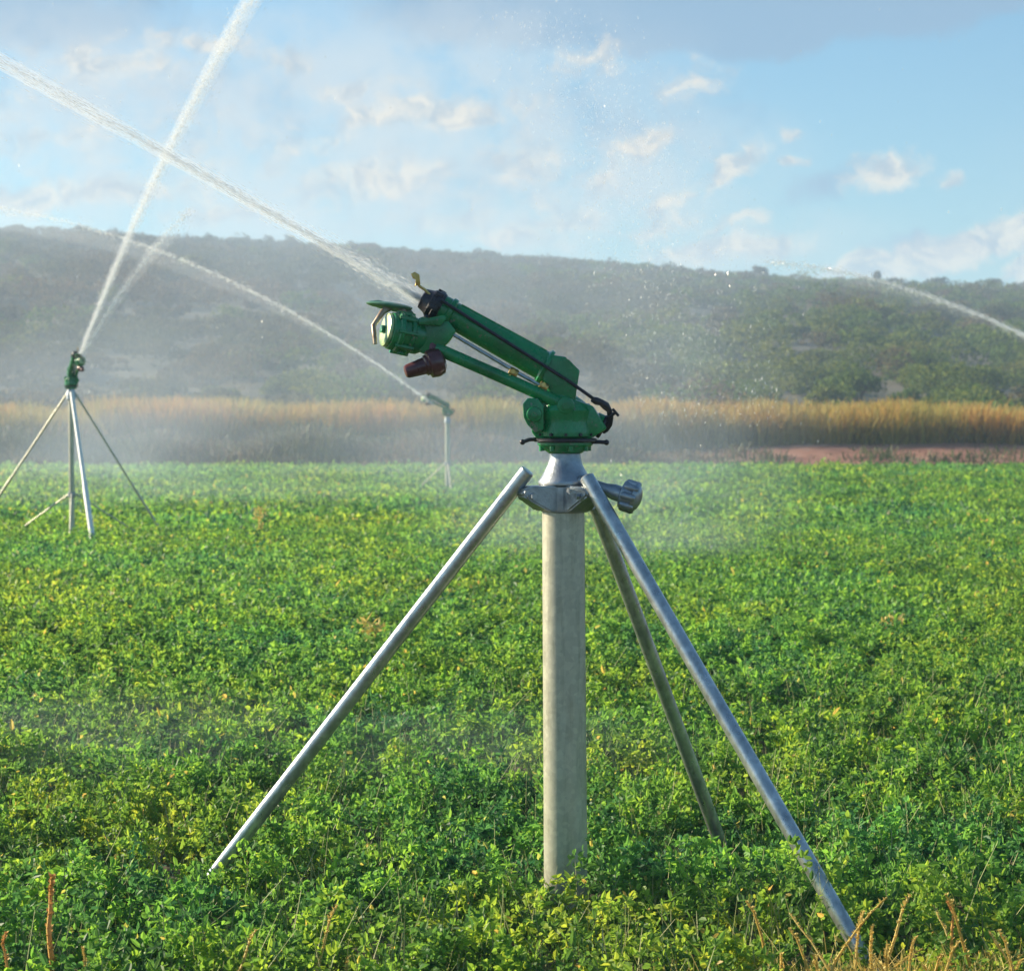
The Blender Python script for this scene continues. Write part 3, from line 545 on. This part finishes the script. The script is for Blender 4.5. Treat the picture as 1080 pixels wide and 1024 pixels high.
# ------------------------------------------------------------------ sprinklers further out: the same gun on a taller three-legged stand with braces
TALL = 1.90 - 1.48
def tall_sprinkler(loc, az, legaz, label, legs=True, pr=.034, TALL=TALL):
    root = empty('irrigation_sprinkler', loc); tag(root, label, 'sprinkler', 'irrigation spray guns standing in the field')
    mb = MB(); mb.cyl((0, 0, 0), (0, 0, GZ + TALL - .02), pr, seg=20); mb.build('standpipe', M_GALVD, root)
    mb = MB(); z = GZ + TALL - .17; mb.lathe((0, 0, z), (0, 0, 9), [(0, .05), (.01, .065), (.08, .06), (.14, .045), (.165, .045)], 20); mb.build('tripod_head', M_CAST, root)
    mb = MB(); mb.lathe((0, 0, .60), (0, 0, 9), [(0, pr+.011), (.01, pr+.02), (.06, pr+.02), (.07, pr+.011)], 20); mb.build('brace_collar', M_CAST, root)
    for a, rad, r in legaz:
        d = Vector((sin(R(a)), cos(R(a)), 0)); mb = MB()
        if legs: mb.lathe(d*.05 + Vector((0, 0, z + .1)), d*rad, [(0, r), (.5, r), (1.4, r), (1.55, r*1.35), (2.3, r*1.35)], 16); mb.build('leg', M_GLINT if r > .025 else M_GALVD, root)  # thickest leg takes the white that carries the painted sun glint
        mb = MB(); a2 = a + 12; d2 = Vector((sin(R(a2)), cos(R(a2)), 0)); mb.cyl(d2*.05 + Vector((0, 0, .65)), d2*1.2*rad/1.5, .011, seg=12); mb.build('brace', M_GALVD, root)
    for p in gun_parts:
        c = copy_tree(p, root); c.location = (0, 0, TALL + GZ*.15 - .02); c.scale = (.85, .85, .85); c.rotation_euler = (0, 0, az)
    return root
p2 = at(75, 430, 28); p3 = at(472, 430, 43.5); p4 = at(1192, 430, 27)
# gun azimuth: the barrel points to -x at 0; a positive turn swings it towards the camera
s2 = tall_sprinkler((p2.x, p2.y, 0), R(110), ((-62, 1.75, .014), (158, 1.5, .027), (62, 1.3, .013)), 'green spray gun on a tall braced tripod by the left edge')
s3 = tall_sprinkler((p3.x, p3.y, 0), R(12), ((-80, 1.0, .018), (60, 1.2, .018), (160, 1.0, .018)), 'most distant green spray gun on a single white pole, left of the foreground one', False, .05, 0.0)
s4 = tall_sprinkler((p4.x, p4.y, 0), R(20), ((-80, 1.3, .018), (40, 1.3, .018), (160, 1.2, .018)), 'green spray gun just beyond the right edge of the view')

# ------------------------------------------------------------------ water
def octs(C, T, ln, wd):
    n = len(C); a = np.cross(T, RNG.normal(0, 1, (n, 3))); a /= np.linalg.norm(a, axis=1)[:, None]; b = np.cross(T, a); l = ln[:, None]/2; w_ = wd[:, None]/2
    V = np.stack([C - T*l, C + a*w_, C + b*w_, C - a*w_, C - b*w_, C + T*l], 1).reshape(-1, 3); o = (np.arange(n)*6)[:, None]
    F_ = np.concatenate([o + np.array(t) for t in ([0, 2, 1], [0, 3, 2], [0, 4, 3], [0, 1, 4], [5, 1, 2], [5, 2, 3], [5, 3, 4], [5, 4, 1])]); return V, F_
def jet(name, p0, v0, tmax, drag, n, r0, r1, size, label, veil=None, tpow=1.0, clump=True):
    """streaks of water along a ballistic path; r0..r1 spread, size of drops"""
    root = empty(name, p0); tag(root, label, 'water jet', 'jets of water from the spray guns')
    ts = np.linspace(0, tmax, 160); dt = ts[1]; P = [np.zeros(3)]; V = [np.array(v0, float)]
    for _ in ts[1:]:
        v = V[-1]; a = np.array([0, 0, -9.81]) - drag*v; V.append(v + a*dt); P.append(P[-1] + v*dt)
    P = np.array(P); V = np.array(V); u = RNG.random(n)**tpow
    
    i = u*(len(ts)-1); i0 = np.minimum(i.astype(int), len(ts)-2); f = (i - i0)[:, None]; C = P[i0]*(1-f) + P[i0+1]*f; T = V[i0]/np.linalg.norm(V[i0], axis=1)[:, None]
    rad = (r0 + (r1 - r0)*u**.8) * (1 + .35*np.sin(u*180)*np.sin(u*77 + 1)); core = RNG.random(n) < .6
    C = C + RNG.normal(0, 1, (n, 3)) * (rad*np.where(core, .45, 1.0))[:, None]
    C[:, 2] -= np.where(core, 0, np.abs(RNG.normal(0, 1, n))*rad*.8*u)
    T = T + RNG.normal(0, .025, (n, 3)); T /= np.linalg.norm(T, axis=1)[:, None]
    ln = size * RNG.uniform(2.5, 10, n) * (1.3 - .5*u); wd = size*RNG.uniform(.3, .9, n)*(1 + .6*u)
    Vv, Ff = octs(C, T, ln, wd); np_mesh('water_streaks', Vv, [Ff], M_WATER, root)
    if veil:
        mb = MB(); k = list(range(0, int(160*veil[1]), 6)); mb.tube([Vector(P[j]) - Vector((0, 0, veil[2]*(j/160))) for j in k], 1, 16, [veil[3] + (veil[4]-veil[3])*(j/160)**.8 for j in k]); mb.build('spray_veil', volmat(name+'_veil', veil[0], aniso=.3), root)
    return root
n0 = G(441, 314, 0)
dv = (at(0, 60, 7.1) - n0).normalized()
jet('water_jet', n0, dv*31, .75, .35, 24000, .013, .085, .0028, 'thick white jet rising up left from the foreground spray gun', (11, .35, .03, .017, .11), 2.0)
a2 = Vector((p2.x, p2.y, 0)) + Vector((.05, -.05, 2.25)); q = at(262, 0, 19.5); dd = (q - a2); T2 = .42
jet('water_jet', a2, (dd.x/T2, dd.y/T2, dd.z/T2 + 9.81*T2/2), .62, .1, 11000, .018, .07, .0085, 'white jet rising steeply from the left-hand spray gun', (1.1, .9, .05, .03, .12), 1.0)
q = at(268, 165, 21); dd = (q - a2)
jet('water_jet', a2, (dd.x/.5, dd.y/.5, dd.z/.5 + 9.81*.25), 0.36, .1, 1500, .012, .045, .010, 'faint second jet leaning right from the left-hand spray gun', (.4, .9, .05, .025, .10), 1.0)
a3 = at(456, 426, 43.3); q = at(130, 250, 40); dd = q - a3; T3 = .5
jet('water_jet', a3, (dd.x/T3, dd.y/T3, dd.z/T3 + 9.81*T3/2), .85, .1, 3000, .02, .06, .011, 'thin white jet arching left behind the foreground spray gun', (.35, .95, .3, .035, .20), 1.2)
a4 = at(1160, 395, 27); q = at(900, 289, 30); dd = q - a4; T4 = .33
jet('water_jet', a4, (dd.x/T4, dd.y/T4, dd.z/T4 + 9.81*T4/2), .48, .12, 5000, .02, .05, .010, 'white jet entering from the right edge in front of the hill', (.3, .95, .15, .035, .10), 2.0)
# falling drops: a curtain of bright drops in front of the hill and sky
def drops(n, f, size, label):
    C = np.array([f() for _ in range(n)]); T = np.tile(np.array([[-.12, 0, -1.0]]), (n, 1)) + RNG.normal(0, .1, (n, 3)); T /= np.linalg.norm(T, axis=1)[:, None]
    s = size * RNG.uniform(.4, 1, n) * np.where(RNG.random(n) < .06, 1.7, 1); V, f_ = octs(C, T, s*2.4, s*.8)
    tag(np_mesh('water_drops', V, [f_], M_WATER), label, 'water drops', kind='stuff')
def curtain():
    u = random.random()**.9; y = 10 + u*440; xc = np.interp(y, [0, 60, 150, 300, 450], [565, 610, 650, 700, 745]); return np.array(at(xc + random.gauss(0, 38 + 18*u), y, random.uniform(14, 19)))
drops(2200, curtain, .0095, 'bright water drops falling in a curtain right of the spray gun')
drops(140, lambda: np.array(at(random.uniform(0, 1080), random.uniform(0, 420), random.uniform(13, 24))), .012, 'sparse water drops drifting through the air over the field')
drops(1500, lambda: np.array(at(random.gauss(690, 70), random.uniform(260, 600), random.uniform(22, 34))), .012, 'fine spray falling onto the field behind the tripod')

# ------------------------------------------------------------------ dried stalks at the near edge
def stalk_mesh(h, bend, m, seed, husk=1.0):
    rnd = random.Random(seed); mb = MB(); pts = []; x = y = 0
    for k in range(9):
        t = k/8; pts.append(Vector((bend*t*t*h + rnd.gauss(0, .002), rnd.gauss(0, .003) + bend*.4*t*h, h*t*(1 - .2*abs(bend)*t))))
    mb.tube(pts, .004, 6, [.0042*(1 - .55*k/8) for k in range(9)])
    for k in range(int(130*husk)):
        t = rnd.uniform(.12, 1)**.8; i = min(int(t*8), 7); p = pts[i].lerp(pts[i+1], t*8 - i); a = rnd.uniform(0, 2*pi); q = p + Vector((cos(a), sin(a), rnd.uniform(.8, 2.4)))*rnd.uniform(.003, .007)
        s = Vector((-sin(a), cos(a), 0))*.0028; v = [mb.b.verts.new(c) for c in (p - s*.5, q*.5 + p*.5 + s, q, q*.5 + p*.5 - s)]; mb.b.faces.new(v)
    return mb.build('dry_stalk', m)
protos = [stalk_mesh(.36, .12, M_DRY, 1), stalk_mesh(.33, -.2, M_DRY, 2), stalk_mesh(.36, .45, M_DRY, 3, .7), stalk_mesh(.36, -.01, M_RED, 4), stalk_mesh(.34, .05, M_DRY, 5, 1.3)]
used = set()
def put_stalk(px, py, D, k, label, rz=0, thick=1.55, group='dried stalks along the near edge of the field'):
    top = at(px, py, D); o = protos[k] if k not in used else protos[k].copy()
    if k in used: COL.objects.link(o)
    used.add(k); o.name = 'dry_stalk'; o.rotation_euler = (random.gauss(0, .04), random.gauss(0, .05), rz); sc = top.z / .35; o.scale = (thick, thick, sc); bx = top.x - (.35*thick*(.12, -.2, .45, -.05, .05)[k] * cos(rz)) ; o.location = (bx, top.y, 0)
    tag(o, label, 'dried stalk', group)
put_stalk(33, 928, 6.2, 3, 'tallest orange-brown dried stalk at the bottom left corner', .3, 2.6)
put_stalk(9, 985, 6.1, 3, 'short orange-brown stalk left of the tallest one in the bottom left corner', 1.2)
put_stalk(90, 998, 6.1, 4, 'short dried stalk standing alone right of the bottom left corner pair', 2)
put_stalk(264, 984, 6.15, 0, 'short yellow dried stalk at the bottom, beneath the left tripod foot', .4)
put_stalk(354, 958, 6.15, 0, 'yellow dried stalk leaning right at the bottom, between left leg and standpipe', 0)
put_stalk(368, 1008, 6.1, 4, 'tiny dried stalk beside the leaning one at the bottom', 1)
put_stalk(797, 950, 6.4, 0, 'dried stalk standing left of the right tripod leg, among leaves', 2.4)
RS = [(845,980),(872,978),(858,1000),(906,955),(912,985),(925,975),(936,990),(953,945),(960,955),(975,1000),(985,1010),(1005,938),(1012,955),(1030,965),(1042,975),(1058,995),(1068,985),(1020,1000),(995,1005),(890,1005),(1000,990),(1075,1008),(950,1000),(830,1005),(1050,1012),(965,985),(880,1012),(1036,1000)]
for i, (x, y) in enumerate(RS):
    put_stalk(x, y, random.uniform(6.02, 6.35), random.choice((0, 1, 2, 4, 4, 0)) if i not in (12,) else 3, 'yellow dried stalk in the dense stand at the bottom right corner', random.uniform(0, 6.28))
n = 3600; pxs = 1085 - np.abs(RNG.normal(0, 150, n)); Dg = RNG.uniform(5.95, 6.35, n); xg = CX + (pxs - 540)/F*Dg
o = blades(np.stack([xg, Dg-7.5], 1), np.zeros(n), RNG.uniform(.06, .15, n)*np.where(RNG.random(n) < .08, 1.5, 1), .0035, .45, M_DRY, 'dry_grass')
tag(o, 'low tangled golden dry grass in the bottom right corner', 'dry grass', kind='stuff')
def dry_weed(px, py, D, h, label):
    p = at(px, py, D); p.z = 0; n = 110; a = RNG.uniform(0, 2*pi, n); u = RNG.random(n)**.7; P = np.stack([np.cos(a)*.12*u*RNG.random(n), np.sin(a)*.12*u*RNG.random(n), h*u], 1); V, f = leaf_quads(P, None, .06, .025)
    o = np_mesh('dry_weed', V, [f], M_DRY); o.location = p; tag(o, label, 'weed', 'dried weeds in the crop')
dry_weed(274, 562, 29, .42, 'orange dried weed sticking out of the crop right of the left-hand tripod')
dry_weed(392, 690, 15, .27, 'thin tan dried weed in the middle of the crop left of the near tripod leg')
dry_weed(942, 670, 16, .2, 'small brown dried weed in the crop right of the foreground tripod')

# ------------------------------------------------------------------ haze and drifting spray
def box_vol(name, lo, hi, m):
    mb = bmesh.new(); bmesh.ops.create_cube(mb, size=1); me = bpy.data.meshes.new(name); mb.to_mesh(me); mb.free(); me.materials.append(m)
    o = bpy.data.objects.new(name, me); COL.objects.link(o); o.location = [(a+b)/2 for a, b in zip(lo, hi)]; o.scale = [b-a for a, b in zip(lo, hi)]; return o
hz_ = box_vol('haze', (-950, -350, -1), (950, 950, 60), volmat('haze_air', .00115, (.60, .79, 1.0), .1)); tag(hz_, kind='stuff')
def mistmat(dens, seed):
    m, nt, N, L, out = newmat('mist'); v = N.new('ShaderNodeVolumePrincipled'); v.inputs['Color'].default_value = (.74, .85, 1, 1); v.inputs['Anisotropy'].default_value = .3
    tc = N.new('ShaderNodeTexCoord'); g = N.new('ShaderNodeTexGradient'); g.gradient_type = 'SPHERICAL'; L.new(tc.outputs['Object'], g.inputs[0])
    mp = N.new('ShaderNodeMapping'); mp.inputs['Location'].default_value = (seed, seed*.3, 0); L.new(tc.outputs['Object'], mp.inputs[0])
    f = noise(N, L, 2.2, 3, .6, mp.outputs[0]); r = N.new('ShaderNodeMapRange'); L.new(f, r.inputs[0]); r.inputs[1].default_value = .35; r.inputs[2].default_value = .68
    a = N.new('ShaderNodeMath'); a.operation = 'MULTIPLY'; L.new(g.outputs['Fac'], a.inputs[0]); L.new(r.outputs[0], a.inputs[1])
    b = N.new('ShaderNodeMath'); b.operation = 'MULTIPLY'; L.new(a.outputs[0], b.inputs[0]); b.inputs[1].default_value = dens; L.new(b.outputs[0], v.inputs['Density'])
    L.new(v.outputs[0], out.inputs['Volume']); return m
def mist(px, py, D, rx, ry, rz_, dens, label):
    c = at(px, py, D); t = bmesh.new(); bmesh.ops.create_icosphere(t, subdivisions=3, radius=1)
    me = bpy.data.meshes.new('spray_mist'); t.to_mesh(me); t.free(); me.materials.append(mistmat(dens, px*.1)); o = bpy.data.objects.new('spray_mist', me); COL.objects.link(o)
    o.location = c; o.scale = (rx, ry, rz_); tag(o, label, kind='stuff')
mist(230, 345, 50, 14.5, 6, 6.5, .085, 'wide veil of spray mist in front of the left hillside')
mist(590, 400, 40, 6, 5, 4.2, .09, 'spray mist hanging behind the foreground gun')
mist(640, 530, 24, 2.6, 3, 1.3, .20, 'low puff of spray mist right of the tripod head')
mist(130, 470, 36, 8, 5, 2.4, .10, 'low spray mist over the far field behind the left tripod')
mist(705, 340, 19, 1.1, 1, 1.3, .14, 'fine spray veil hanging right of the foreground gun')
mist(520, 800, 10, 1.2, 1.2, .3, .16, 'thin low mist drifting over the crop around the standpipe')
mist(120, 800, 10.5, 1.6, 1.6, .35, .22, 'thin low mist drifting over the crop at the left')
